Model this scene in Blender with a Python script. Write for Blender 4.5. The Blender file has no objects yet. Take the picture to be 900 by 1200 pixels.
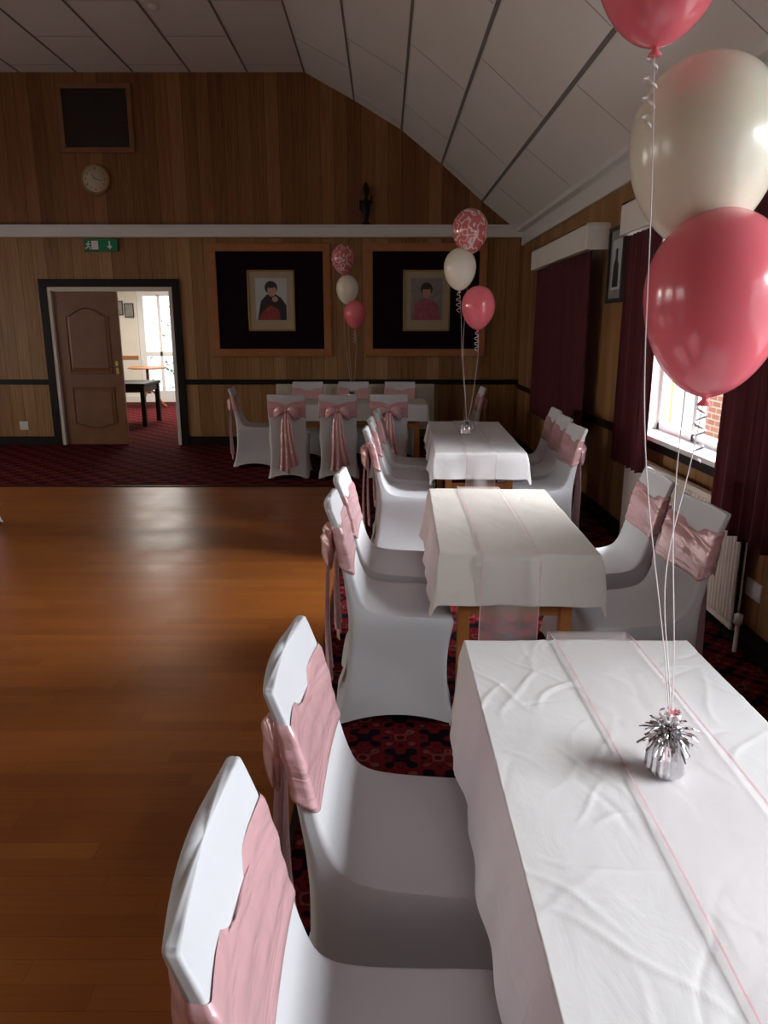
import bpy, bmesh, math, random
from math import sin, cos, pi, radians
from mathutils import Vector, Matrix, noise
random.seed(7)
S = bpy.context.scene
COL = S.collection
H = 1.6          # eye height
YB = 10.27       # back wall
XR = 1.85        # right wall
FZ = 0.008       # carpet surface

# ------------------------------------------------------------------ materials
def new_mat(name):
    m = bpy.data.materials.new(name); m.use_nodes = True
    nt = m.node_tree
    return m, nt, nt.nodes['Principled BSDF']
def setp(b, **k):
    names = dict(color='Base Color', rough='Roughness', metal='Metallic', spec='Specular IOR Level', coat='Coat Weight',
                 sheen='Sheen Weight', trans='Transmission Weight', sss='Subsurface Weight', alpha='Alpha', emis='Emission Strength',
                 ecol='Emission Color', coatr='Coat Roughness', sssr='Subsurface Radius', ssss='Subsurface Scale', aniso='Anisotropic')
    for a, v in k.items():
        s = b.inputs[names[a]]
        if a in ('color', 'ecol') and len(v) == 3: v = (*v, 1)
        s.default_value = v
def N(nt, t, **k):
    n = nt.nodes.new(t)
    for a, v in k.items(): setattr(n, a, v)
    return n
def L(nt, a, b): nt.links.new(a, b)
def mathn(nt, op, a, b=None, c=None):
    n = N(nt, 'ShaderNodeMath', operation=op)
    for i, v in enumerate((a, b, c)):
        if v is None: continue
        if isinstance(v, (int, float)): n.inputs[i].default_value = v
        else: L(nt, v, n.inputs[i])
    return n.outputs[0]
def mixc(nt, f, a, b, bt='MIX'):
    n = N(nt, 'ShaderNodeMix', data_type='RGBA', blend_type=bt)
    for s, v in ((n.inputs[0], f), (n.inputs[6], a), (n.inputs[7], b)):
        if isinstance(v, (int, float)): s.default_value = v
        elif isinstance(v, tuple): s.default_value = (*v[:3], 1)
        else: L(nt, v, s)
    return n.outputs[2]
def ramp(nt, fac, stops):
    n = N(nt, 'ShaderNodeValToRGB'); cr = n.color_ramp
    while len(cr.elements) < len(stops): cr.elements.new(0.5)
    for e, (p, c) in zip(cr.elements, stops):
        e.position = p; e.color = (*c, 1) if len(c) == 3 else c
    L(nt, fac, n.inputs[0]); return n.outputs[0]
def objco(nt, scale=(1, 1, 1), rot=0):
    t = N(nt, 'ShaderNodeTexCoord'); m = N(nt, 'ShaderNodeMapping')
    m.inputs['Scale'].default_value = scale; m.inputs['Rotation'].default_value = (0, 0, rot)
    L(nt, t.outputs['Object'], m.inputs['Vector']); return m.outputs[0]
def noisen(nt, vec, scale, detail=3, rough=.5, dist=0, ntype=None):
    n = N(nt, 'ShaderNodeTexNoise')
    if ntype: n.noise_type = ntype
    n.inputs['Scale'].default_value = scale; n.inputs['Detail'].default_value = detail
    n.inputs['Roughness'].default_value = rough; n.inputs['Distortion'].default_value = dist
    if vec is not None: L(nt, vec, n.inputs['Vector'])
    return n.outputs[0]
def bump(nt, b, h, strength=.3, dist=.01):
    n = N(nt, 'ShaderNodeBump'); n.inputs['Strength'].default_value = strength; n.inputs['Distance'].default_value = dist
    L(nt, h, n.inputs['Height']); L(nt, n.outputs[0], b.inputs['Normal'])

def plain(name, color, rough=.5, var=.08, vscale=6, bmp=0, bscale=40, **k):
    m, nt, b = new_mat(name); setp(b, color=color, rough=rough, **k)
    co = objco(nt); f = noisen(nt, co, vscale, 4)
    c2 = tuple(max(0, c*(1-var*2)) for c in color)
    c1 = tuple(min(1, c*(1+var)) for c in color)
    L(nt, mixc(nt, f, c2, c1), b.inputs['Base Color'])
    if bmp: bump(nt, b, noisen(nt, co, bscale, 4), bmp, .005)
    return m

def mat_panel():
    m, nt, b = new_mat('wood_panelling')
    t = N(nt, 'ShaderNodeTexCoord'); sp = N(nt, 'ShaderNodeSeparateXYZ'); L(nt, t.outputs['Object'], sp.inputs[0])
    s = mathn(nt, 'ADD', sp.outputs[0], sp.outputs[1])
    w = mathn(nt, 'DIVIDE', s, .175)
    fl = mathn(nt, 'FLOOR', w); fr = mathn(nt, 'FRACT', w)
    wn = N(nt, 'ShaderNodeTexWhiteNoise', noise_dimensions='1D'); L(nt, fl, wn.inputs['W'])
    cb = N(nt, 'ShaderNodeCombineXYZ'); L(nt, s, cb.inputs[0]); L(nt, mathn(nt, 'MULTIPLY', fl, 3.7), cb.inputs[1]); L(nt, sp.outputs[2], cb.inputs[2])
    mp = N(nt, 'ShaderNodeMapping'); mp.inputs['Scale'].default_value = (15, 1, .55); L(nt, cb.outputs[0], mp.inputs[0])
    g = noisen(nt, mp.outputs[0], 2.0, 5, .62, 1.6)
    tone = mathn(nt, 'ADD', mathn(nt, 'MULTIPLY', wn.outputs[0], .36), mathn(nt, 'MULTIPLY', g, .74))
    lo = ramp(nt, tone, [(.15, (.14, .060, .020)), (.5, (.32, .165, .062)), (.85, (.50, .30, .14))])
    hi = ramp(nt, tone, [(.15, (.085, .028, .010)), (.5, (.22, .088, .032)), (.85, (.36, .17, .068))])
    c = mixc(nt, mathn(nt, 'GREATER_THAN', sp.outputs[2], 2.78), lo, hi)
    gap = mathn(nt, 'LESS_THAN', fr, .03)
    c = mixc(nt, mathn(nt, 'MULTIPLY', gap, .8), c, (.04, .018, .007))
    L(nt, c, b.inputs['Base Color']); setp(b, rough=.42, spec=.35)
    bump(nt, b, mathn(nt, 'SUBTRACT', mathn(nt, 'MULTIPLY', g, .15), gap), .4, .006)
    return m
def mat_floor():
    m, nt, b = new_mat('parquet_floor')
    t = N(nt, 'ShaderNodeTexCoord'); sp = N(nt, 'ShaderNodeSeparateXYZ'); L(nt, t.outputs['Object'], sp.inputs[0])
    row = mathn(nt, 'FLOOR', mathn(nt, 'DIVIDE', sp.outputs[1], .075)); fr = mathn(nt, 'FRACT', mathn(nt, 'DIVIDE', sp.outputs[1], .075))
    wn = N(nt, 'ShaderNodeTexWhiteNoise', noise_dimensions='1D'); L(nt, row, wn.inputs['W'])
    xx = mathn(nt, 'ADD', mathn(nt, 'DIVIDE', sp.outputs[0], .9), mathn(nt, 'MULTIPLY', wn.outputs[0], 7))
    cell = mathn(nt, 'FLOOR', xx); frx = mathn(nt, 'FRACT', xx)
    cb = N(nt, 'ShaderNodeCombineXYZ'); L(nt, row, cb.inputs[0]); L(nt, cell, cb.inputs[1])
    w2 = N(nt, 'ShaderNodeTexWhiteNoise', noise_dimensions='3D'); L(nt, cb.outputs[0], w2.inputs['Vector'])
    g = noisen(nt, objco(nt, (1.5, 30, 1)), 3, 4)
    tone = mathn(nt, 'ADD', mathn(nt, 'MULTIPLY', w2.outputs[0], .42), mathn(nt, 'MULTIPLY', g, .55))
    c = ramp(nt, tone, [(.1, (.24, .071, .012)), (.5, (.335, .107, .020)), (.95, (.43, .155, .033))])
    gap = mathn(nt, 'MAXIMUM', mathn(nt, 'LESS_THAN', fr, .04), mathn(nt, 'LESS_THAN', frx, .004))
    c = mixc(nt, mathn(nt, 'MULTIPLY', gap, .35), c, (.07, .02, .006))
    big = noisen(nt, objco(nt), .9, 3)
    c = mixc(nt, mathn(nt, 'MULTIPLY', big, .5), c, (.25, .075, .014))
    L(nt, c, b.inputs['Base Color']); setp(b, spec=.28)
    r = mathn(nt, 'ADD', mathn(nt, 'MULTIPLY', noisen(nt, objco(nt), 3, 4), .2), .26)
    L(nt, r, b.inputs['Roughness']); bump(nt, b, mathn(nt, 'ADD', mathn(nt, 'MULTIPLY', gap, -1), mathn(nt, 'MULTIPLY', w2.outputs[0], .4)), .12, .003)
    return m
def mat_carpet():
    m, nt, b = new_mat('patterned_carpet')
    co = objco(nt)
    sp = N(nt, 'ShaderNodeSeparateXYZ'); L(nt, co, sp.inputs[0])
    def band(o, k, ph=0): return mathn(nt, 'SINE', mathn(nt, 'ADD', mathn(nt, 'MULTIPLY', o, k), ph))
    a = mathn(nt, 'MULTIPLY', band(sp.outputs[0], 22), band(sp.outputs[1], 22))
    a2 = mathn(nt, 'MULTIPLY', band(sp.outputs[0], 66, .5), band(sp.outputs[1], 66, .5))
    s = mathn(nt, 'ADD', mathn(nt, 'MULTIPLY', a, .45), mathn(nt, 'ADD', mathn(nt, 'MULTIPLY', a2, .4), mathn(nt, 'MULTIPLY', noisen(nt, co, 26, 3), .6)))
    c = ramp(nt, s, [(.05, (.008, .005, .010)), (.2, (.12, .008, .012)), (.42, (.14, .009, .012)), (.48, (.014, .006, .010)), (.6, (.15, .012, .013)), (.86, (.17, .070, .055)), (.94, (.07, .006, .008))])
    L(nt, c, b.inputs['Base Color']); setp(b, rough=1, spec=.05)
    bump(nt, b, noisen(nt, co, 300, 2), .3, .003); return m
def mat_cloth(name, color, rough=.6, wr=1.0):
    m, nt, b = new_mat(name); setp(b, color=color, rough=rough, spec=.3)
    co = objco(nt)
    h = mathn(nt, 'ADD', mathn(nt, 'MULTIPLY', noisen(nt, objco(nt, (1, .5, 1), .5), 13, 4, .55, .8), .8), mathn(nt, 'MULTIPLY', noisen(nt, co, 6, 3, .5, .4), .8))
    bump(nt, b, h, .5*wr, .006)
    L(nt, mixc(nt, noisen(nt, co, 2.5, 3), tuple(c*.96 for c in color), color), b.inputs['Base Color'])
    return m
def mat_cover():
    m, nt, b = new_mat('spandex_cover'); c = (.71, .73, .77); setp(b, color=c, rough=.62, spec=.25)
    co = objco(nt)
    bump(nt, b, noisen(nt, co, 5, 2), .25, .01)
    L(nt, mixc(nt, noisen(nt, co, 2.5, 3), tuple(x*.96 for x in c), c), b.inputs['Base Color']); return m
def mat_satin(name, color):
    m, nt, b = new_mat(name); setp(b, color=color, rough=.27, metal=.18, spec=.9, coat=.3, coatr=.22)
    co = objco(nt, (1, .7, 2.6)); n = noisen(nt, co, 6, 2.5, .5, 1.2)
    bump(nt, b, n, .65, .02)
    L(nt, mixc(nt, noisen(nt, objco(nt), 30, 2), tuple(c*.92 for c in color), color), b.inputs['Base Color']); return m
def mat_brick():
    m, nt, b = new_mat('brick')
    t = N(nt, 'ShaderNodeTexCoord'); sp = N(nt, 'ShaderNodeSeparateXYZ'); L(nt, t.outputs['Object'], sp.inputs[0])
    cb = N(nt, 'ShaderNodeCombineXYZ'); L(nt, mathn(nt, 'ADD', sp.outputs[0], sp.outputs[1]), cb.inputs[0]); L(nt, sp.outputs[2], cb.inputs[1])
    br = N(nt, 'ShaderNodeTexBrick'); L(nt, cb.outputs[0], br.inputs['Vector'])
    br.inputs['Color1'].default_value = (.58, .27, .18, 1); br.inputs['Color2'].default_value = (.70, .38, .26, 1); br.inputs['Mortar'].default_value = (.8, .76, .7, 1)
    br.inputs['Scale'].default_value = 1; br.inputs['Brick Width'].default_value = .22; br.inputs['Row Height'].default_value = .075; br.inputs['Mortar Size'].default_value = .01
    L(nt, br.outputs['Color'], b.inputs['Base Color']); setp(b, rough=.9); return m
def mat_pattern_balloon():
    m, nt, b = new_mat('printed_balloon'); co = objco(nt)
    w = N(nt, 'ShaderNodeTexWave'); w.wave_type = 'RINGS'; w.inputs['Scale'].default_value = 9; w.inputs['Distortion'].default_value = 11; w.inputs['Detail'].default_value = 1; w.inputs['Detail Scale'].default_value = 1.6
    L(nt, co, w.inputs['Vector'])
    c = ramp(nt, w.outputs[1], [(.0, (.64, .15, .16)), (.78, (.68, .19, .20)), (.88, (.85, .64, .62)), (1, (.88, .70, .68))])
    L(nt, c, b.inputs['Base Color']); setp(b, rough=.15, coat=.6, sss=.15, ssss=.05); return m
def mat_sheer():
    m, nt, b = new_mat('organza_runner'); setp(b, color=(.90, .83, .85), rough=.3, alpha=.28, sheen=.2)
    f = noisen(nt, objco(nt, (1, .25, 1)), 9, 3, .5, .6); bump(nt, b, f, .6, .012); return m
def mat_glass():
    m = bpy.data.materials.new('window_glass'); m.use_nodes = True; nt = m.node_tree; nt.nodes.clear()
    o = N(nt, 'ShaderNodeOutputMaterial'); mx = N(nt, 'ShaderNodeMixShader'); tr = N(nt, 'ShaderNodeBsdfTransparent'); gl = N(nt, 'ShaderNodeBsdfGlossy')
    gl.inputs['Roughness'].default_value = .02; mx.inputs[0].default_value = .06
    L(nt, tr.outputs[0], mx.inputs[1]); L(nt, gl.outputs[0], mx.inputs[2]); L(nt, mx.outputs[0], o.inputs[0]); return m

M = dict(
    panel=mat_panel(), floor=mat_floor(), carpet=mat_carpet(), brick=mat_brick(), pball=mat_pattern_balloon(), sheer=mat_sheer(), glass=mat_glass(),
    ceil=plain('ceiling_board', (.78, .75, .70), .8, .03, 1.2, .15, 60),
    tbar=plain('ceiling_bar', (.20, .19, .175), .6),
    tjoint=plain('ceiling_joint', (.44, .42, .39), .7),
    cream=plain('cream_paint', (.80, .77, .70), .6, .04),
    white=plain('white_paint', (.78, .77, .74), .45, .03),
    upvc=plain('white_upvc', (.85, .86, .87), .3, .02),
    rad=plain('radiator_enamel', (.78, .73, .64), .35, .03),
    black=plain('black_trim', (.010, .007, .006), .45, .1, spec=.25),
    doorw=plain('door_mahogany', (.27, .12, .055), .38, .2, 5, .1, 30),
    trimw=plain('pine_trim', (.44, .17, .06), .4, .15, 9),
    tablew=plain('orange_pine', (.55, .22, .06), .4, .12, 9),
    felt=plain('dark_velvet', (.018, .008, .013), 1, .2, 30, spec=.02),
    curtain=plain('burgundy_curtain', (.085, .006, .013), .9, .15, 12, .2, 90, sheen=.05),
    cloth=mat_cloth('white_tablecloth', (.80, .80, .81), .5, .8),
    cloth2=mat_cloth('ivory_tablecloth', (.79, .76, .71), .55, .8),
    cover=mat_cover(),
    sash=mat_satin('pink_satin', (.84, .50, .53)),
    pinkedge=plain('pink_edge', (.80, .53, .58), .5),
    bpink=plain('pink_latex', (.92, .20, .25), .2, .03, 2, coat=.3, sss=.35, ssss=.08),
    bwhite=plain('pearl_latex', (.90, .87, .73), .25, .03, 2, coat=.3, sss=.35, ssss=.08),
    ribbon=plain('white_ribbon', (.85, .78, .80), .3),
    silver=plain('silver_foil', (.72, .72, .74), .18, .1, 40, metal=1.0),
    gold=plain('gold_frame', (.38, .26, .11), .4, .1, 20, metal=.3),
    mount=plain('picture_mount', (.46, .38, .25), .7, .05),
    skin=plain('portrait_skin', (.55, .33, .24), .6), red=plain('portrait_red', (.38, .06, .05), .6, .4, 30),
    pdark=plain('portrait_dark', (.03, .03, .035), .5), pgrey=plain('portrait_grey', (.30, .29, .28), .6, .25, 12), ppink=plain('portrait_pink', (.45, .12, .16), .6, .3, 20),
    ppale=plain('portrait_pale', (.55, .6, .6), .6), vent=plain('vent_mesh', (.025, .014, .010), .7, .2, 60),
    clockf=plain('clock_face', (.60, .50, .36), .5, .03), green=plain('exit_green', (.0, .25, .10), .4, .02),
    signw=plain('sign_white', (.85, .9, .85), .4, .0), plant=plain('plant_leaf', (.10, .25, .06), .5, .3, 8), grass=plain('concrete_paving', (.55, .55, .52), .9, .1, 4),
    brass=plain('brass', (.6, .42, .15), .25, .05, metal=1.0),
)

# ------------------------------------------------------------------ mesh helpers
def mk(name, verts, faces, mat, parent=None, smooth=False, loc=None):
    me = bpy.data.meshes.new(name); me.from_pydata([tuple(v) for v in verts], [], faces); me.update()
    bm = bmesh.new(); bm.from_mesh(me); bmesh.ops.recalc_face_normals(bm, faces=bm.faces); bm.to_mesh(me); bm.free()
    ms = mat if isinstance(mat, (list, tuple)) else [mat]
    for x in ms: me.materials.append(x)
    if smooth:
        for p in me.polygons: p.use_smooth = True
    o = bpy.data.objects.new(name, me); COL.objects.link(o)
    if parent: o.parent = parent
    if loc: o.location = loc
    return o
def empty(name, loc=(0, 0, 0), rz=0):
    e = bpy.data.objects.new(name, None); e.empty_display_size = .1; COL.objects.link(e); e.location = loc; e.rotation_euler[2] = rz; return e
def boxes(name, bl, mat, parent=None, bevel=0, loc=None):
    V = []; F = []
    for b in bl:
        x0, x1, y0, y1, z0, z1 = b; n = len(V)
        V += [(x0, y0, z0), (x1, y0, z0), (x1, y1, z0), (x0, y1, z0), (x0, y0, z1), (x1, y0, z1), (x1, y1, z1), (x0, y1, z1)]
        F += [(n, n+3, n+2, n+1), (n+4, n+5, n+6, n+7), (n, n+1, n+5, n+4), (n+1, n+2, n+6, n+5), (n+2, n+3, n+7, n+6), (n+3, n, n+4, n+7)]
    o = mk(name, V, F, mat, parent, loc=loc)
    if bevel:
        md = o.modifiers.new('bevel', 'BEVEL'); md.width = bevel; md.segments = 2; md.limit_method = 'ANGLE'
    return o
def grid_faces(nu, nv, closed_u=False, off=0):
    F = []
    for j in range(nv-1):
        for i in range(nu if closed_u else nu-1):
            a = off+j*nu+i; b = off+j*nu+(i+1) % nu
            F.append((a, b, b+nu, a+nu))
    return F
def curve(name, pts, r, mat, parent=None, res=2):
    c = bpy.data.curves.new(name, 'CURVE'); c.dimensions = '3D'; c.bevel_depth = r; c.bevel_resolution = res
    s = c.splines.new('POLY'); s.points.add(len(pts)-1)
    for p, q in zip(s.points, pts): p.co = (*q, 1)
    c.materials.append(mat); o = bpy.data.objects.new(name, c); COL.objects.link(o)
    if parent: o.parent = parent
    return o
def revolve(name, prof, mat, parent=None, n=32, loc=None, cap=True, smooth=True):
    V = []; F = []
    for (r, z) in prof:
        for i in range(n):
            a = 2*pi*i/n; V.append((r*cos(a), r*sin(a), z))
    F = grid_faces(n, len(prof), True)
    if cap: F.append(tuple(range(n))); F.append(tuple(range((len(prof)-1)*n, len(prof)*n)))
    return mk(name, V, F, mat, parent, smooth, loc)

# ------------------------------------------------------------------ room shell
XL = -8.0; YF = -3.2
boxes('floor', [(XL-.2, XR+.2, YF-.2, 17.0, -.12, 0)], M['floor'])
CE = -.29; CY = 7.5
boxes('carpet', [(CE, XR-.001, YF, CY, 0, FZ), (XL, XR-.001, CY, YB-.001, 0, FZ)], M['carpet'])
boxes('carpet_lobby', [(-4.52, -2.84, YB, YB+.15, 0, FZ), (-6.6, -2.5, YB+.15, 16.5, 0, FZ)], M['carpet'])
boxes('trim_carpet_edge', [(CE-.02, CE, YF, CY, 0, .011), (XL, CE, CY-.02, CY, 0, .011)], M['black'])

prof = [(-1.0, 4.72), (-.38, 4.40), (.22, 4.06), (.74, 3.66), (1.28, 3.21), (1.74, 2.86), (1.87, 2.78)]
mir = [(-6.0-(x+0.0), z) for x, z in prof]
full = [(x, z) for x, z in reversed(mir)] + prof
full = [(max(x, XL-.02), z) for x, z in full]
V = []; F = []
for y in (YF, YB+.02):
    for x, z in full: V.append((x, y, z))
n = len(full)
for i in range(n-1): F.append((i, i+1, n+i+1, n+i))
V += [(x, y, z+.15) for (x, y, z) in V[:]]
for i in range(n-1): F.append((2*n+i, 2*n+i+1, 3*n+i+1, 3*n+i))
mk('ceiling', V, F, M['ceil'])
def surf_z(x):
    for (a, za), (b, zb) in zip(full, full[1:]):
        if a <= x <= b: return za+(zb-za)*(x-a)/(b-a+1e-9)
    return 4.72
bx = [x for x, z in prof[:-2]] + [-1-.715*i for i in range(1, 6)] + [-5.4]
V = []; F = []
def strip(x0, x1, y0, y1, e=.006):
    n = len(V)
    z0 = surf_z(x0); z1 = surf_z(x1)
    V.extend([(x0, y0, z0-e), (x1, y0, z1-e), (x1, y1, z1-e), (x0, y1, z0-e), (x0, y0, z0+.004), (x1, y0, z1+.004), (x1, y1, z1+.004), (x0, y1, z0+.004)])
    F.extend([(n, n+1, n+2, n+3), (n, n+1, n+5, n+4), (n+1, n+2, n+6, n+5), (n+2, n+3, n+7, n+6), (n+3, n, n+4, n+7)])
for x in bx: strip(x-.011, x+.011, YF, YB)
mk('trim_ceiling_bars', V, F, M['tbar'])
V = []; F = []
edges = sorted([x for x in bx if x > -5] + [1.74])
for k, (a, b) in enumerate(zip(edges, edges[1:])):
    y = YF+.6+(k % 2)*.9
    while y < YB:
        strip(a+.02, b-.02, y-.004, y+.004, .003); y += 1.8
mk('trim_ceiling_joints', V, F, M['tjoint'])

# back wall
dx0, dx1, dz = -4.52, -2.84, 2.14
bl = [(XL, dx0, YB, YB+.15, 0, 2.78), (dx1, XR+.2, YB, YB+.15, 0, 2.78), (dx0, dx1, YB, YB+.15, dz, 2.78)]
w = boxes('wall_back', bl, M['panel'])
bm = bmesh.new(); bm.from_mesh(w.data)
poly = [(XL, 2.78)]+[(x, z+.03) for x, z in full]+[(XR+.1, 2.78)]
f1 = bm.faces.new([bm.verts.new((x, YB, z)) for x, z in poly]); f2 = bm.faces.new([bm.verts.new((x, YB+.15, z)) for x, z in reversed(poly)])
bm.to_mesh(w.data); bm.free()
w = boxes('wall_front', [(XL, XR+.2, YF-.15, YF, 0, 2.78)], M['panel'])
bm = bmesh.new(); bm.from_mesh(w.data)
bm.faces.new([bm.verts.new((x, YF, z)) for x, z in poly]); bm.to_mesh(w.data); bm.free()
wins = [(-.9, 1.5), (3.35, 5.25), (7.25, 8.3)]; wz0, wz1 = .90, 2.22
def wall_with(name, x0, x1, wins, ya, yb, ztop):
    bl = [(x0, x1, ya, yb, 0, wz0), (x0, x1, ya, yb, wz1, ztop)]
    y = ya
    for a, b in wins: bl.append((x0, x1, y, a, wz0, wz1)); y = b
    bl.append((x0, x1, y, yb, wz0, wz1))
    return boxes(name, bl, M['panel'])
wall_with('wall_right', XR, XR+.2, wins, YF, YB, 2.9)
lwins = [(-1.5, .7), (2, 4.2), (5.6, 7.8)]
wall_with('wall_left', XL-.2, XL, lwins, YF, YB, 2.9)

def window(name, x, a, b, side=1):
    e = empty(name)
    t = .055; xa, xb = (x+.10*side, x+.16*side)
    if xa > xb: xa, xb = xb, xa
    fr = [(xa, xb, a, b, wz0, wz0+t), (xa, xb, a, b, wz1-t, wz1), (xa, xb, a, a+t, wz0, wz1), (xa, xb, b-t, b, wz0, wz1)]
    m1 = a+(b-a)/3; m2 = a+2*(b-a)/3
    for m in (m1, m2): fr.append((xa, xb, m-t/2, m+t/2, wz0, wz1))
    for p, q in ((a, m1), (m2, b)): fr.append((xa, xb, p, q, wz1-.42, wz1-.42+t))
    boxes('frame', fr, M['upvc'], e, .005)
    xm = (xa+xb)/2
    boxes('glass', [(xm-.003, xm+.003, a+t, b-t, wz0+t, wz1-t)], M['glass'], e)
    if side > 0:
        boxes('reveal', [(x+.001, x+.1, a, a+.012, wz0, wz1), (x+.001, x+.1, b-.012, b, wz0, wz1), (x+.001, x+.1, a, b, wz1-.012, wz1)], M['white'], e)
        boxes('sill', [(x-.075, x+.12, a-.05, b+.05, wz0-.03, wz0+.004)], M['upvc'], e, .008)
    else:
        boxes('sill', [(x-.10, x+.08, a-.05, b+.05, wz0-.03, wz0+.004)], M['upvc'], e, .008)
for i, (a, b) in enumerate(wins): window('window_%d' % (i+1), XR, a, b, 1)
for i, (a, b) in enumerate(lwins): window('window_%d' % (i+4), XL, a, b, -1)

boxes('trim_picture_rail', [(XL, XR, YB-.10, YB, 2.76, 2.90), (XL, XR, YB-.12, YB, 2.885, 2.91)], M['white'], bevel=.006)
boxes('trim_dado_back', [(XL, dx0-.1, YB-.025, YB, .85, .92), (dx1+.1, XR, YB-.025, YB, .85, .92)], M['black'])
boxes('trim_dado_right', [(XR-.025, XR, YF, YB, .80, .86)], M['black'])
boxes('baseboard_back', [(XL, dx0-.1, YB-.02, YB, FZ, .13), (dx1+.1, XR, YB-.02, YB, FZ, .13)], M['black'])
boxes('baseboard_right', [(XR-.02, XR, YF, YB, FZ, .13), (XR-.05, XR, YF, YB, .03, .055)], M['black'])
boxes('trim_coving', [(XR-.12, XR, YF, YB, 2.82, 2.90), (XR-.035, XR, YF, YB, 2.66, 2.82)], M['white'], bevel=.008)

boxes('trim_door_frame', [(dx0-.10, dx0, YB-.035, YB+.02, FZ, dz+.10), (dx1, dx1+.10, YB-.035, YB+.02, FZ, dz+.10), (dx0, dx1, YB-.035, YB+.02, dz, dz+.10)], M['black'], bevel=.004)
boxes('trim_door_lining', [(dx0, dx0+.05, YB-.02, YB+.15, FZ, dz), (dx1-.05, dx1, YB-.02, YB+.15, FZ, dz), (dx0+.05, dx1-.05, YB-.02, YB+.15, dz-.05, dz)], M['cream'], bevel=.004)
def door_leaf():
    e = empty('door_1', (dx0+.055, YB+.03, FZ)); w = .86; h = dz-.065
    boxes('leaf', [(0, w, 0, .045, 0.005, h)], M['doorw'], e, .004)
    def raised(z0, z1, arch, flip=False):
        x0, x1 = .13, w-.13; pts = []
        nseg = 14
        top = [(x0+(x1-x0)*i/nseg, (z1 if not flip else z0)+(1 if not flip else -1)*arch*sin(pi*i/nseg)**1.5) for i in range(nseg+1)]
        base = [(x1, z0), (x0, z0)] if not flip else [(x1, z1), (x0, z1)]
        pts = top+base
        cx = sum(p[0] for p in pts)/len(pts); cz = sum(p[1] for p in pts)/len(pts)
        lv = [(1, 0), (.97, -.014), (.93, -.014), (.90, .0), (.80, -.010)]
        V = []; F = []
        for s, yo in lv:
            for (x, z) in pts: V.append((cx+(x-cx)*s, yo, cz+(z-cz)*(1-(1-s)*.6)))
        n = len(pts); F = grid_faces(n, len(lv), True); F.append(tuple(range((len(lv)-1)*n, len(lv)*n)))
        mk('moulded_panel', V, F, M['doorw'], e)
    raised(.98, 1.75, .12); raised(.30, .80, .07, True)
    boxes('handle_plate', [(w-.09, w-.05, -.008, 0, .98, 1.16)], M['brass'], e)
    curve('handle', [(w-.07, -.005, 1.08), (w-.07, -.05, 1.08), (w-.17, -.05, 1.08)], .008, M['brass'], e)
door_leaf()

# lobby
boxes('wall_lobby_left', [(-6.7, -6.6, YB+.15, 16.5, 0, 2.7)], M['cream'])
boxes('wall_lobby_right', [(-2.5, -2.4, YB+.15, 16.5, 0, 2.7)], M['cream'])
boxes('wall_lobby_back_a', [(-6.6, -5.36, 16.5, 16.6, 0, 2.7)], M['cream'])
boxes('wall_lobby_back_b', [(-4.41, -2.5, 16.5, 16.6, 0, 2.7)], M['cream'])
boxes('wall_lobby_back_c', [(-5.36, -4.41, 16.5, 16.6, 2.425, 2.7)], M['cream'])
boxes('ceiling_lobby', [(-6.7, -2.4, YB+.15, 16.6, 2.7, 2.8)], M['white'])
boxes('baseboard_lobby', [(-6.6, -5.4, 16.47, 16.5, FZ, .14), (-4.4, -2.5, 16.47, 16.5, FZ, .14)], M['white'])
boxes('trim_lobby_dado', [(-6.6, -5.4, 16.47, 16.5, .95, 1.02)], M['trimw'])
e = empty('door_2', (0, 0, FZ))
boxes('glazed_leaf', [(-5.35, -5.22, 16.5, 16.56, 0, 2.41), (-4.55, -4.42, 16.5, 16.56, 0, 2.41), (-5.22, -4.55, 16.5, 16.56, 2.27, 2.41), (-5.22, -4.55, 16.5, 16.56, 0, .25),
                      (-5.22, -4.55, 16.5, 16.56, 1.0, 1.1), (-4.92, -4.86, 16.5, 16.56, .25, 2.3)], M['upvc'], e, .005)
boxes('pane', [(-5.22, -4.55, 16.53, 16.536, .2, 2.3)], M['glass'], e)
for (px, pz) in ((-5.75, 2.03), (-5.52, 1.98)):
    e = empty('lobby_picture', (px, 16.49, pz))
    boxes('frame', [(-.10, .10, -.02, 0, -.15, .15)], M['pdark'], e); boxes('print', [(-.08, .08, -.024, -.02, -.13, .13)], M['pgrey'], e)
e = empty('round_bar_table', (-4.82, 15.2, FZ))
revolve('top', [(.36, .80), (.385, .81), (.385, .825), (.36, .835)], M['trimw'], e)
revolve('column', [(.03, .8), (.03, .45), (.05, .35), (.05, .3)], M['trimw'], e, 16)
for k in range(3):
    a = k*2*pi/3+.3
    curve('leg_%d' % (k+1), [(.02*cos(a), .02*sin(a), .4), (.12*cos(a), .12*sin(a), .3), (.25*cos(a), .25*sin(a), .1), (.33*cos(a), .33*sin(a), .022)], .02, M['trimw'], e)
e = empty('black_side_table', (-4.45, 12.7, FZ))
boxes('top', [(-.45, .5, -.45, .45, .66, .71)], M['black'], e, .01)
boxes('legs', [(-.43, -.36, -.43, -.36, 0, .66), (.41, .48, -.43, -.36, 0, .66), (-.43, -.36, .36, .43, 0, .66), (.41, .48, .36, .43, 0, .66), (-.4, .45, -.41, -.38, .56, .66), (.43, .46, -.4, .4, .56, .66)], M['black'], e)
e = empty('garden_shrub', (-4.95, 18.0, -.12))
V = []; F = []
for k in range(260):
    c = Vector((random.gauss(0, .28), random.gauss(0, .25), random.uniform(.1, 2.2))); a = random.uniform(0, 6.28); d = Vector((cos(a), sin(a), random.uniform(-.4, .7))).normalized()*.16
    s = d.cross(Vector((0, 0, 1))).normalized()*.04; n = len(V); V += [c, c+d*.5+s, c+d, c+d*.5-s]; F.append((n, n+1, n+2, n+3))
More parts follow.
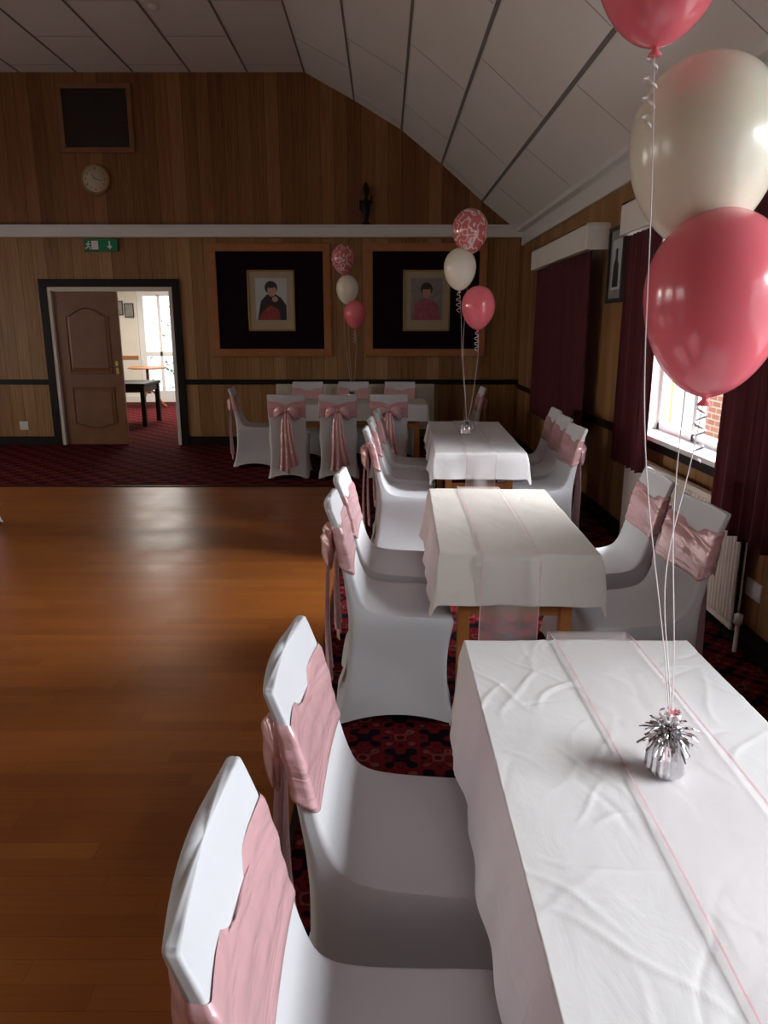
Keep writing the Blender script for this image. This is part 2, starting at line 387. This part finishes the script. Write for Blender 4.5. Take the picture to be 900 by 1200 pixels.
mk('leaves', V, F, M['plant'], e); curve('stem', [(0, 0, 0), (0, 0, 2.2)], .03, M['trimw'], e)
boxes('ground_outside', [(XR+.2, 40, -20, 40, -.3, -.12), (-20, XR+.2, 17.0, 40, -.3, -.12)], M['grass'])
boxes('brick_outbuilding', [(4.0, 7, 4.5, 9.35, -.12, 3.0)], M['brick'])
boxes('power_socket', [(XR-.012, XR, 3.38, 3.53, .29, .38)], M['white'], bevel=.003)
boxes('power_socket', [(-5.1, -4.98, YB-.012, YB, .22, .34)], M['white'], bevel=.003)

# ------------------------------------------------------------------ back wall fittings
def frame_board(x0, x1, z0, z1, kind):
    e = empty('display_board', ((x0+x1)/2, YB-.001, (z0+z1)/2)); w = (x1-x0)/2; h = (z1-z0)/2; t = .10
    boxes('backing', [(-w+.02, w-.02, -.02, 0, -h+.02, h-.02)], M['felt'], e)
    boxes('surround', [(-w, w, -.04, 0, h-t, h), (-w, w, -.04, 0, -h, -h+t), (-w, -w+t, -.04, 0, -h+t, h-t), (w-t, w, -.04, 0, -h+t, h-t)], M['trimw'], e, .006)
    p = empty('framed_portrait', ((x0+x1)/2+.01, YB-.022, (z0+z1)/2+.0)); a, b = .315, .395
    boxes('frame', [(-a, a, -.025, 0, b-.025, b), (-a, a, -.025, 0, -b, -b+.025), (-a, -a+.025, -.025, 0, -b, b), (a-.025, a, -.025, 0, -b, b)], M['gold'], p, .004)
    boxes('mount', [(-a+.02, a-.02, -.012, 0, -b+.02, b-.02)], M['mount'], p)
    boxes('photo', [(-.21, .21, -.015, -.012, -.25, .29)], M['ppale'] if kind == 0 else M['pgrey'], p)
    def blob(nm, cx, cz, rx, rz, yo, m, n=20):
        mk(nm, [(cx+rx*cos(2*pi*i/n), yo, cz+rz*sin(2*pi*i/n)) for i in range(n)], [tuple(range(n))], m, p)
    if kind == 0:
        mk('jacket', [(-.19, -.0155, -.25), (.20, -.0155, -.25), (.20, -.0155, -.06), (.13, -.0155, .04), (.05, -.0155, .09), (-.06, -.0155, .08), (-.14, -.0155, .0)], [tuple(range(7))], M['pdark'], p)
        mk('shirt', [(-.19, -.0165, -.25), (.12, -.0165, -.25), (.10, -.0165, -.12), (-.02, -.0165, -.05), (-.10, -.0165, -.12)], [tuple(range(5))], M['red'], p)
        blob('hair', .0, .17, .085, .085, -.0168, M['pdark']); blob('face', .01, .13, .058, .078, -.0172, M['skin']); blob('fringe', .0, .20, .075, .035, -.0176, M['pdark']); blob('hand', .05, .02, .04, .035, -.0178, M['skin'])
    else:
        mk('jacket', [(-.18, -.0155, -.25), (.19, -.0155, -.25), (.16, -.0155, -.05), (.05, -.0155, .03), (-.06, -.0155, .03), (-.16, -.0155, -.06)], [tuple(range(6))], M['ppink'], p)
        blob('hair', .0, .15, .08, .085, -.0168, M['pdark']); blob('face', .0, .11, .055, .078, -.0172, M['skin']); blob('fringe', .0, .18, .07, .035, -.0176, M['pdark'])
frame_board(-2.33, -.71, 1.23, 2.69, 0)
frame_board(-.25, 1.37, 1.23, 2.69, 1)
e = empty('ventilation_grille', (-3.66, YB, 4.19))
boxes('mesh', [(-.41, .41, -.02, 0, -.35, .35)], M['vent'], e)
boxes('frame', [(-.47, .47, -.035, 0, .34, .40), (-.47, .47, -.035, 0, -.40, -.34), (-.47, -.41, -.035, 0, -.34, .34), (.41, .47, -.035, 0, -.34, .34)], M['doorw'], e, .005)
boxes('slats', [(-.41, .41, -.03, -.02, -.34+.06*i, -.325+.06*i) for i in range(12)], M['vent'], e)
e = empty('round_clock', (-3.73, YB, 3.47))
c = revolve('case', [(.17, 0), (.185, .01), (.185, .03), (.165, .045), (.16, .035), (.0, .035)], M['gold'], e, 40, cap=False); c.rotation_euler[0] = pi/2
c = revolve('face', [(.0, .0), (.158, .0), (.158, .036), (.0, .037)], M['clockf'], e, 40, cap=False); c.rotation_euler[0] = pi/2
for i in range(12):
    a = pi/2-2*pi*(i+1)/12
    t = bpy.data.curves.new('numeral', 'FONT'); t.body = str(i+1); t.size = .042; t.align_x = 'CENTER'; t.align_y = 'CENTER'; t.extrude = .0005; t.materials.append(M['pdark'])
    o = bpy.data.objects.new('numeral', t); COL.objects.link(o); o.parent = e; o.location = (.125*cos(a), -.039, .125*sin(a)); o.rotation_euler[0] = pi/2
for nm, ln, ang, wd in (('hour_hand', .07, radians(-35), .006), ('minute_hand', .11, radians(100), .004)):
    d = Vector((sin(ang), 0, cos(ang))); s = Vector((cos(ang), 0, -sin(ang)))*wd
    mk(nm, [s*-1+Vector((0, -.042, 0)), s+Vector((0, -.042, 0)), d*ln+s*.4+Vector((0, -.042, 0)), d*ln-s*.4+Vector((0, -.042, 0))], [(0, 1, 2, 3)], M['pdark'], e)
e = empty('fire_exit_sign', (-3.73, YB-.03, 2.665))
boxes('housing', [(-.22, .22, -.02, .03, -.075, .075)], M['green'], e, .004)
def flat(nm, pts, parent, m, y=-.022): mk(nm, [(x, y, z) for x, z in pts], [tuple(range(len(pts)))], m, parent)
flat('doorway', [(-.12, -.055), (-.03, -.055), (-.03, .055), (-.12, .055)], e, M['signw'])
def seg(nm, a, b, w, m, y): 
    a = Vector(a); b = Vector(b); d = (b-a).normalized(); s = Vector((-d.y, d.x))*w
    flat(nm, [tuple(a+s), tuple(a-s), tuple(b-s), tuple(b+s)], e, m, y)
G = M['green']; W = M['signw']
flat('runner_head', [(-.155+.012*cos(i*pi/5), .04+.012*sin(i*pi/5)) for i in range(10)], e, W, -.023)
for nm, a, b in (('runner_torso', (-.157, .025), (-.165, -.01)), ('runner_leg_front', (-.165, -.01), (-.142, -.022)), ('runner_shin_front', (-.142, -.022), (-.14, -.055)), ('runner_leg_back', (-.165, -.01), (-.178, -.035)), ('runner_shin_back', (-.178, -.035), (-.205, -.04)), ('runner_arm_front', (-.157, .02), (-.132, .008)), ('runner_arm_back', (-.16, .02), (-.188, .008))):
    seg(nm, a, b, .007, W, -.023)
seg('arrow_shaft', (.12, .05), (.12, -.02), .009, W, -.023); flat('arrow_head', [(.085, -.012), (.155, -.012), (.12, -.055)], e, W, -.0235)
e = empty('carved_figure', (-.235, YB-.068, 2.912))
revolve('body', [(.05, 0), (.055, .02), (.03, .04), (.035, .10), (.055, .17), (.06, .24), (.035, .30), (.022, .33), (.035, .37), (.045, .42), (.035, .47), (.012, .51), (.002, .52)], M['black'], e, 16)
boxes('arms', [(-.085, .085, -.015, .015, .26, .30), (-.085, -.06, -.015, .015, .18, .28), (.06, .085, -.015, .015, .27, .36)], M['black'], e, .008)
e = empty('framed_photograph', (XR, 6.10, 2.09))
boxes('frame', [(-.03, 0, -.20, .20, .26, .29), (-.03, 0, -.20, .20, -.29, -.26), (-.03, 0, -.20, -.17, -.26, .26), (-.03, 0, .17, .20, -.26, .26)], M['pdark'], e, .004)
boxes('print', [(-.012, 0, -.18, .18, -.27, .27)], M['pgrey'], e)
boxes('mount_inner', [(-.014, -.012, -.12, .12, -.19, .19)], M['ppale'], e)
mk('figure', [(-.0145, -.07, -.17), (-.0145, .09, -.17), (-.0145, .07, .0), (-.0145, .03, .05), (-.0145, .03, .12), (-.0145, -.03, .12), (-.0145, -.03, .04), (-.0145, -.06, .0)], [tuple(range(8))], M['pdark'], e)
for (x, y) in ((.43, 5.4), (-2.3, 8.3)):
    e = empty('smoke_detector', (x, y, surf_z(x)))
    revolve('body', [(.05, 0), (.05, -.02), (.035, -.045), (.0, -.045)], M['white'], e, 24)

# ------------------------------------------------------------------ radiators
def radiator(name, length, height, loc, rz):
    e = empty(name, loc, rz)
    n = int(length/.034); V = []; prof = []
    for i in range(n):
        x = i*length/n; p = length/n
        prof += [(x, 0), (x+p*.25, -.0), (x+p*.4, -.010), (x+p*.85, -.010)]
    prof.append((length, 0))
    zs = [0, .03, .05, height-.05, height-.03, height]
    for k, z in enumerate(zs):
        s = 0 if k in (0, 1, 4, 5) else 1
        V += [(x, -.06+d*s, z) for x, d in prof]
    mk('panel', V, grid_faces(len(prof), len(zs)), M['rad'], e)
    boxes('casing', [(0, length, -.059, -.03, .01, height-.01), (0, length, -.066, -.022, height-.012, height), (0, .012, -.066, -.022, 0, height), (length-.012, length, -.066, -.022, 0, height)], M['rad'], e, .004)
    boxes('brackets', [(.2, .24, -.035, -.002, .1, height-.1), (length-.24, length-.2, -.035, -.002, .1, height-.1)], M['rad'], e)
    return e
r = radiator('radiator', 1.80, .62, (XR-.028, 5.28, .11), -pi/2)
curve('valve_pipe', [(1.78, -.045, .05), (1.84, -.045, .05), (1.84, -.045, -.10)], .012, M['rad'], r)
revolve('valve', [(.0, -.0), (.02, .0), (.022, .05), (.0, .06)], M['rad'], r, 16, loc=(1.84, -.045, .05), cap=False)
radiator('radiator', 2.17, .62, (-1.48, YB-.03, .24), 0)

# ------------------------------------------------------------------ curtains & pelmets
def curtain(name, y0, y1, z0, z1, x=1.712, folds=9):
    nu = folds*10; nv = 14; V = []
    for j in range(nv):
        t = j/(nv-1); z = z1+(z0-z1)*t
        for i in range(nu):
            u = i/(nu-1); a = .016+.008*t
            ph = u*folds*2*pi
            V.append((x+a*sin(ph+.4*sin(3*u+2*t))+.005*sin(ph*2.3+t*2), y0+(y1-y0)*u+.008*sin(ph*2), z+.006*sin(ph)*(t > .99)))
    o = mk(name, V, grid_faces(nu, nv), M['curtain'], None, True)
    md = o.modifiers.new('solid', 'SOLIDIFY'); md.thickness = .004
curtain('curtain', 4.80, 5.42, .66, 2.225, folds=7)
curtain('curtain', 2.75, 3.70, .62, 2.225, folds=9)
curtain('curtain', 6.42, 7.45, .66, 2.225, folds=9); curtain('curtain', 7.47, 8.55, .66, 2.225, folds=9)
curtain('curtain', 1.45, 1.95, .62, 2.225, folds=6)
for a, b in ((6.36, 8.66), (2.6, 5.46), (-1.3, 2.05)):
    e = empty('curtain_pelmet', (XR, (a+b)/2, 2.23)); w = (b-a)/2
    boxes('board', [(-.20, -.18, -w, w, 0, .21), (-.20, 0, -w, w, .19, .21), (-.18, 0, -w, -w+.02, 0, .19), (-.18, 0, w-.02, w, 0, .19)], M['cream'], e, .004)

# ------------------------------------------------------------------ chairs
RINGS = [
    (-.250, .000, .240, .000, .222, .05), (-.232, .060, .230, .060, .210, .03), (-.212, .16, .218, .16, .200, .0), (-.200, .27, .214, .27, .196, 0),
    (-.194, .37, .222, .37, .200, 0), (-.192, .42, .236, .425, .207, 0), (-.192, .45, .236, .452, .209, 0), (-.193, .47, .215, .468, .206, 0),
    (-.195, .485, .12, .466, .204, 0), (-.197, .505, .02, .464, .202, 0), (-.199, .53, -.07, .474, .20, 0), (-.202, .56, -.115, .505, .198, 0),
    (-.206, .60, -.144, .560, .197, 0), (-.213, .66, -.166, .635, .196, 0), (-.224, .73, -.184, .715, .196, 0), (-.237, .80, -.203, .79, .198, 0),
    (-.252, .85, -.222, .845, .199, 0), (-.266, .888, -.240, .885, .200, 0), (-.270, .899, -.245, .897, .198, 0), (-.266, .904, -.249, .903, .194, 0)]
def ring_pts(r, off=0, ns=10, nc=4):
    rx, rz, fx, fz, w, lift = r
    a = math.hypot(fx-rx, fz-rz)/2; cx, cz = (rx+fx)/2, (rz+fz)/2; dx, dz = (fx-rx)/2/a, (fz-rz)/2/a
    a += off; w = w+off; rad = min(.032, a*.6)
    cors = [(1, 1, 0), (-1, 1, pi/2), (-1, -1, pi), (1, -1, 3*pi/2)]
    loop = []; out = []
    for k, (sx, sy, a0) in enumerate(cors):
        c = (sx*(a-rad), sy*(w-rad))
        for i in range(nc+1):
            t = a0+pi/2*i/nc; loop.append((c[0]+rad*cos(t), c[1]+rad*sin(t)))
        nx = cors[(k+1) % 4]; t1 = a0+pi/2
        p = loop[-1]; c2 = (nx[0]*(a-rad), nx[1]*(w-rad)); q = (c2[0]+rad*cos(t1), c2[1]+rad*sin(t1))
        for i in range(1, ns): loop.append((p[0]+(q[0]-p[0])*i/ns, p[1]+(q[1]-p[1])*i/ns))
    top = max(0, (cz-.58)/.33)
    for (u, v) in loop:
        un, vn = u/a, v/w
        z = cz+dz*u + lift*(1-min(abs(un), abs(vn))**2) + (.020*abs(vn)**5+.010*(1-vn*vn)-.006)*top**3
        x = cx+dx*u
        pin = .018 if cz < .35 else 0
        k = (1-min(abs(un), abs(vn))**2)*pin*sin(pi*min(1, max(0, (cz)/.42)))
        if abs(un) > abs(vn): x -= math.copysign(k, un)
        y = v - (math.copysign(k, vn) if abs(vn) >= abs(un) else 0)
        x += -.024*top*(1-vn*vn)*(1 if cz > .55 else 0)
        out.append((x, y, z))
    return out
def build_chair_meshes():
    V = []
    for r in RINGS: V += ring_pts(r)
    n = len(ring_pts(RINGS[0])); F = grid_faces(n, len(RINGS), True); F.append(tuple(range((len(RINGS)-1)*n, len(RINGS)*n)))
    cover = mk('spandex_cover', V, F, M['cover'], None, True)
    def at(zc):
        for a, b in zip(RINGS[8:], RINGS[9:]):
            ca, cb = (a[1]+a[3])/2, (b[1]+b[3])/2
            if ca <= zc <= cb:
                t = (zc-ca)/(cb-ca); return tuple(p+(q-p)*t for p, q in zip(a, b))
    V = []; nz = 19
    for k in range(nz):
        t = k/(nz-1); z = .655+.178*t; o = .0015 if k in (0, nz-1) else .0065+.0014*sin(k*1.25)+.001*sin(k*.6+1)
        V += [(x, y, zz-.010*math.exp(-((y)/.05)**2)*(2*t-1)*(3 if x < -.22 else 0)+.005*sin(y*16+k*.25)) for x, y, zz in ring_pts(at(z), o)]
    band = mk('sash_band', V, grid_faces(n, nz, True), M['sash'], None, True)
    V = []; F = []
    def loft(ringsv, cap=True):
        n0 = len(V); m = len(ringsv[0])
        for r in ringsv: V.extend(r)
        F.extend(grid_faces(m, len(ringsv), True, n0))
        if cap: F.append(tuple(range(n0, n0+m))); F.append(tuple(range(n0+m*(len(ringsv)-1), n0+m*len(ringsv))))
    ZK = .745
    for s in (-1, 1):
        rr = []
        for i in range(10):
            t = i/9; hh = .016+.046*sin(pi*min(1, t*.62))*(1 if t < .95 else .75); th = .010+.022*sin(pi*t**.8); y = s*(.008+.125*t); zc = ZK-.050*t*t+.012*sin(pi*t)
            ring = []
            for k in range(18):
                a = 2*pi*k/18; pl = 1+.16*sin(5*a+2*t)
                ring.append((-.262-.012*sin(pi*t)+th*cos(a)*pl, y+.006*sin(3*a), zc+hh*sin(a)*(1+.08*sin(7*a))))
            rr.append(ring)
        loft(rr)
    rr = []
    for i in range(8):
        t = i/7; rr.append([(-.266+(.024*sin(pi*t)+.004)*cos(2*pi*k/14), -.022+.044*t, ZK+(.028*sin(pi*t)**.5+.004)*sin(2*pi*k/14)) for k in range(14)])
    loft(rr)
    for s, dy, zl in ((-1, .055, .15), (1, .035, .10)):
        n0 = len(V); nu, nv = 15, 18
        for j in range(nv):
            t = j/(nv-1); wd = .016+.050*t**.7
            for i in range(nu):
                u = -1+2*i/(nu-1)
                V.append((-.272-.012*sin(pi*t)-.008*t+.011*sin(u*6.5+s+1.5*t)*(.4+.6*t), s*(.008+dy*t**.9)+u*wd+.008*sin(5*t+s), ZK-.01+(zl-ZK)*t+(.03*u*s if t > .97 else 0)))
        F.extend(grid_faces(nu, nv, False, n0))
    bow = mk('sash_bow', V, F, M['sash'], None, True)
    feet = boxes('feet', [(sx-.014, sx+.014, sy-.014, sy+.014, 0, .06) for sx in (-.205, .19) for sy in (-.17, .17)], M['tablew'])
    return [cover, band, bow, feet]
protos = build_chair_meshes()
pm = [(o.name, o.data) for o in protos]
for o in protos: bpy.data.objects.remove(o)
def chair(x, y, deg, dz=FZ):
    e = empty('covered_banquet_chair', (x, y, dz+.0005), radians(deg))
    for nm, me in pm:
        o = bpy.data.objects.new(nm, me); COL.objects.link(o); o.parent = e
        if nm.startswith('spandex'):
            md = o.modifiers.new('sub', 'SUBSURF'); md.levels = 1; md.render_levels = 1
chair(.015, .88, 1); chair(.045, 1.47, -3)
chair(.045, 2.95, 1); chair(.05, 3.46, -2)
chair(.14, 5.10, 2); chair(.16, 5.68, 0); chair(.20, 6.3, -2)
chair(1.03, 2.86, 184); chair(1.07, 3.48, 178)
chair(1.14, 5.26, 182); chair(1.19, 5.85, 180); chair(1.24, 6.4, 178)
chair(1.12, 1.0, 180); chair(1.12, 1.6, 182)
chair(-1.04, 8.08, 90); chair(-.50, 8.08, 92); chair(.06, 8.10, 88)
chair(-1.0, 9.50, -90); chair(-.4, 9.52, -90); chair(.2, 9.5, -92)
chair(-1.54, 8.75, 3); chair(.92, 8.8, 180)
chair(-3.465, 5.1, 180, 0); chair(-3.465, 5.8, 180, 0)

# ------------------------------------------------------------------ tables and cloths
def make_creases(seed, a, b, n, amp):
    r = random.Random(seed*31+5); L_ = []
    for k in range(n):
        ang = r.choice([r.gauss(.95, .25), r.gauss(-1.0, .3), r.gauss(.45, .3), r.uniform(0, 3.14)])
        L_.append((r.uniform(-a-.05, a+.05), r.uniform(-b-.05, b+.05), cos(ang), sin(ang), r.uniform(.05, .20), r.uniform(-1, 1)*.035, amp*r.uniform(.3, 1.0)*r.choice([1, 1, -.8]), r.uniform(.004, .008)))
    return L_
def crease_h(cl, x, y):
    h = 0
    for (cx, cy, ux, uy, ln, bend, am, wd) in cl:
        dx_, dy_ = x-cx, y-cy
        s = dx_*ux+dy_*uy
        if abs(s) > ln: continue
        d = -dx_*uy+dy_*ux-bend*(1-(s/ln)**2)-.006*sin(s*31+cx*40)
        if abs(d) > wd*3: continue
        h += am*math.exp(-(d/wd)**2)*(1-(s/ln)**2)
    return h
def table(cx, cy, lx, ly, rot=0, drop=.22, clothmat='cloth', runner=True, rx=.0, seed=1, rw=.11, rdrop=.34, step=.013, ncr=0, amp=.003):
    e = empty('dining_table', (cx, cy, FZ), radians(rot)); a, b = lx/2, ly/2
    boxes('tabletop', [(-a+.005, a-.005, -b+.005, b-.005, .712, .736)], M['tablew'], e, .004)
    boxes('apron', [(-a+.10, a-.10, -b+.06, -b+.08, .60, .715), (-a+.10, a-.10, b-.08, b-.06, .60, .715), (-a+.09, -a+.11, -b+.08, b-.08, .60, .715), (a-.11, a-.09, -b+.08, b-.08, .60, .715),
        (-a+.10, a-.10, -b+.06, -b+.085, .47, .52), (-a+.10, a-.10, b-.085, b-.06, .47, .52)], M['tablew'], e)
    for k, (sx, sy) in enumerate(((-1, -1), (1, -1), (-1, 1), (1, 1))):
        boxes('leg_%d' % (k+1), [(sx*(a-.105)-.024, sx*(a-.105)+.024, sy*(b-.075)-.024, sy*(b-.075)+.024, 0, .715)], M['tablew'], e, .004)
    c = empty('tablecloth', (cx, cy, FZ), radians(rot))
    X0 = a+drop; Y0 = b+drop; nu = int(2*X0/step)+1; nv = int(2*Y0/step)+1; V = []
    rnd = random.Random(seed); ph = [rnd.uniform(0, 6.28) for _ in range(6)]
    cl = make_creases(seed, a+drop*.7, b+drop*.7, ncr, amp)
    def top_h(x, y):
        return noise.noise(Vector((x*3.2+seed*5, y*3.2, seed)))*.0030 + noise.noise(Vector((x*9+y*3, y*5, seed)))*.0022 + crease_h(cl, x, y)
    for j in range(nv):
        for i in range(nu):
            x = -X0+2*X0*i/(nu-1); y = -Y0+2*Y0*j/(nv-1)
            qx = max(-a, min(a, x)); qy = max(-b, min(b, y)); ex, ey = x-qx, y-qy; d = math.hypot(ex, ey)
            nz = top_h(x, y)
            if d < 1e-6: V.append((x, y, .748+nz)); continue
            ux, uy = ex/d, ey/d
            d = min(d, drop*1.22); t = d/drop
            per = qx-qy*1.0+math.atan2(ey, ex)*.10
            wv = .006*t*sin(per*13+ph[0]) + .004*t*sin(per*31+ph[1]) 
            out = .010*min(1, t*4)+.030*t + wv + noise.noise(Vector((x*4, y*4, 9+seed)))*.012*t + nz*min(1, t*3)
            zz = .748+nz*(1-min(1, t)) - max(0, d-.006)*(.98)
            V.append((qx+ux*out, qy+uy*out, zz))
    o = mk('cloth', V, grid_faces(nu, nv), M[clothmat], c, True)
    if runner:
        r = empty('table_runner', (cx, cy, FZ), radians(rot))
        def path(s):
            if s < -b: return (-b-.045-.10*(-b-s)*.3-.012, .752-(-b-s))
            if s > b: return (b+.045+.012+.03*(s-b), .752-(s-b))
            return (s, .751)
        L0 = b+rdrop; n2 = int(2*L0/.012); n1 = 21
        def strip_mesh(nm, xs, mat, lift):
            V = []
            for j in range(n2+1):
                s = -L0+2*L0*j/n2; yy, z = path(s)
                for xx in xs:
                    hang = max(0, abs(s)-b); px = rx+xx+.006*sin(s*3+seed)
                    w = .0015*sin(s*8+xx*22)+.0015+(top_h(px, s) if hang == 0 else 0)
                    V.append((px, yy-(math.copysign(1, s)*(lift) if hang > 0 else 0)*-1+(.012*sin(xx*40)*min(1, hang*6)), z+(lift+w if hang == 0 else 0)))
            mk(nm, V, grid_faces(len(xs), n2+1), mat, r, True)
        strip_mesh('sheer', [-rw+2*rw*i/(n1-1) for i in range(n1)], M['sheer'], .003)
        for s in (-1, 1): strip_mesh('stitched_edge', [s*rw-.0018, s*rw, s*rw+.0018], M['pinkedge'], .0042)
T1 = (.535, 1.27); T2 = (.54, 3.30); T3 = (.71, 5.97)
table(*T1, .62, 1.26, 0, .24, 'cloth', True, .045, 1, step=.0055, ncr=130, amp=.0024)
table(*T2, .62, 1.18, -1.5, .21, 'cloth2', True, -.04, 2, step=.008, ncr=60, amp=.0028)
table(*T3, .64, 1.78, -2.2, .19, 'cloth', True, .0, 3, .10)
table(-.38, 8.80, 1.75, .66, 0, .2, 'cloth', False, 0, 4)

# ------------------------------------------------------------------ balloons
def balloon(parent, nm, c, r, mat, up=1.12, dn=1.42):
    prof = []
    n = 30
    for i in range(n+1):
        th = pi*i/n
        z = cos(th); rr = sin(th)
        if z > 0: zz = z*up
        else: zz = z*dn; rr = rr*(1-.10*(-z)**2) if z > -.98 else rr
        prof.append((max(.002, rr*r), zz*r))
    prof[-1] = (.05*r, -(dn+.01)*r)
    prof += [(.045*r, -(dn+.04)*r), (.10*r, -(dn+.10)*r), (.11*r, -(dn+.13)*r), (.02*r, -(dn+.12)*r)]
    o = revolve(nm, prof, mat, parent, 48); o.location = c
    return Vector(c)+Vector((0, 0, -(dn+.05)*r))
def curl(parent, top, h, rad, turns, nm='curled_ribbon'):
    pts = []
    n = int(turns*14)
    for i in range(n+1):
        t = i/n; a = 2*pi*turns*t; rr = rad*(.6+.4*sin(pi*t))
        pts.append((top[0]+rr*cos(a)-rad*.3, top[1]+rr*sin(a), top[2]-h*t))
    V = []
    for p in pts: V += [(p[0], p[1], p[2]-.0025), (p[0], p[1], p[2]+.0025)]
    mk(nm, V, grid_faces(2, len(pts)), M['ribbon'], parent, True)
def string(parent, a, b, bow, nm='ribbon_string', r=.0011):
    a = Vector(a); b = Vector(b); pts = []
    for i in range(25):
        t = i/24; p = a.lerp(b, t)+Vector((bow[0], bow[1], 0))*sin(pi*t)+Vector((.004*sin(9*t), .003*cos(11*t), 0)); pts.append(tuple(p))
    curve(nm, pts, r, M['ribbon'], parent)
def weight(parent, base, s=1.0, seed=3):
    rnd = random.Random(seed)
    V = []; n = 48; pr = [(.001, 0), (.023, 0), (.027, .008), (.026, .03), (.022, .048), (.017, .055), (.001, .056)]
    for (r, zz) in pr:
        for i in range(n): a = 2*pi*i/n; q = r*(1+.07*sin(i*pi/1.5)); V.append((q*s*cos(a), q*s*sin(a), zz*s))
    mk('foil_base', V, grid_faces(n, len(pr), True), M['silver'], parent, False, base)
    V = []; F = []
    for k in range(190):
        a = rnd.uniform(0, 2*pi); el = rnd.uniform(-.25, 1.35); ln = rnd.uniform(.020, .046)*s
        d = Vector((cos(a)*cos(el), sin(a)*cos(el), sin(el))); side = d.cross(Vector((0, 0, 1))).normalized()*.0017*s
        n0 = len(V)
        for j in range(6):
            t = j/5; p = Vector((0, 0, .058*s))+d*ln*t+Vector((0, 0, -.018*s*t*t))
            tw = Matrix.Rotation(t*3+k, 3, d)
            V += [p+tw@side, p-tw@side]
        F += grid_faces(2, 6, False, n0)
    mk('foil_tinsel', V, F, M['silver'], parent, False, base)
def cluster(wpos, specs, s=1.0, seed=1, big=False):
    e = empty('balloon_bouquet', (0, 0, 0))
    weight(e, wpos, s, seed)
    top = Vector(wpos)+Vector((0, 0, .06*s))
    for i, sp in enumerate(specs):
        nm, c, r, mt = sp[:4]
        k = balloon(e, nm, c, r, M[mt], *(sp[4:] if len(sp) > 4 else ()))
        string(e, k, top, ((-.03, .01), (.0, .02), (-.035, -.02) if big else (.03, -.01))[i % 3])
        curl(e, k, .12 if big else .16, .012 if big else .018, 4)
    if big:
        V = []; F = []
        for q in range(6):
            a = q*pi/3; n0 = len(V); c = top+Vector((.004, -.004, .036))
            V += [c, c+Vector((.008*cos(a-.45), .008*sin(a-.45), .006)), c+Vector((.015*cos(a), .015*sin(a), .009)), c+Vector((.008*cos(a+.45), .008*sin(a+.45), .006))]; F.append((n0, n0+1, n0+2, n0+3))
        mk('ribbon_flower', V, F, M['bpink'], e)
        for q in range(5):
            a = q*1.3; curl(e, top+Vector((.014*cos(a), .014*sin(a), .045)), .03, .007, 1.6, 'curl_end')
    return e
ZT = .748+FZ+.009
cluster((.548, 1.265, ZT), [('pink_balloon', (.608, 1.40, 1.665), .127, 'bpink', 1.14, 1.5), ('white_balloon', (.588, 1.47, 1.935), .133, 'bwhite', 1.08, 1.42), ('pink_balloon_top', (.454, 1.38, 2.20), .106, 'bpink', 1.1, 1.35)], 1.4, 3, True)
cluster((.665, 5.93, ZT), [('printed_balloon', (.655, 5.93, 2.33), .137, 'pball', 1.1, 1.3), ('white_balloon', (.584, 5.93, 2.06), .124, 'bwhite'), ('pink_balloon', (.731, 5.90, 1.775), .13, 'bpink')], 1.5, 4)
cluster((-.39, 8.95, ZT), [('printed_balloon', (-.48, 9.05, 2.40), .14, 'pball', 1.1, 1.3), ('white_balloon', (-.43, 9.0, 2.06), .132, 'bwhite'), ('pink_balloon', (-.345, 9.0, 1.78), .13, 'bpink')], 1.4, 5)

# ------------------------------------------------------------------ lights
w = bpy.data.worlds.new('World'); S.world = w; w.use_nodes = True
bg = w.node_tree.nodes['Background']; bg.inputs[0].default_value = (.88, .94, 1.0, 1); bg.inputs[1].default_value = 3.2
def area(name, loc, target, sx, sy, power, col=(1, 1, 1)):
    l = bpy.data.lights.new(name, 'AREA'); l.shape = 'RECTANGLE'; l.size = sx; l.size_y = sy; l.energy = power; l.color = col
    o = bpy.data.objects.new(name, l); COL.objects.link(o); o.location = loc
    o.rotation_euler = (Vector(target)-Vector(loc)).to_track_quat('-Z', 'Y').to_euler(); return o
area('daylight_window_1', (3.2, .3, 2.5), (.4, .6, .8), 2.2, 1.1, 215, (.97, .985, 1))
area('daylight_window_2', (3.3, 4.4, 2.4), (.4, 4.2, .8), 2.0, 1.1, 400, (.98, .985, 1))
for i, (a, b) in enumerate(lwins):
    area('daylight_left_%d' % (i+1), (XL-1.4, (a+b)/2, 2.3), (-3, (a+b)/2, 1.0), 2.2, 1.6, (50, 100, 165)[i], (1, .88, .72))
area('lobby_ceiling_light', (-4.3, 14.2, 2.65), (-4.3, 14.2, 0), 1.2, 1.2, 120, (1, .93, .82))

# ------------------------------------------------------------------ camera
cd = bpy.data.cameras.new('Camera'); cam = bpy.data.objects.new('Camera', cd); COL.objects.link(cam)
cam.location = (0, 0, H); cam.rotation_euler = (radians(90-14.04), 0, 0)
cd.sensor_fit = 'VERTICAL'; cd.sensor_height = 36; cd.sensor_width = 27; cd.lens = 25.8; cd.clip_start = .02
S.camera = cam
S.view_settings.view_transform = 'Standard'
S.view_settings.exposure = 0.0
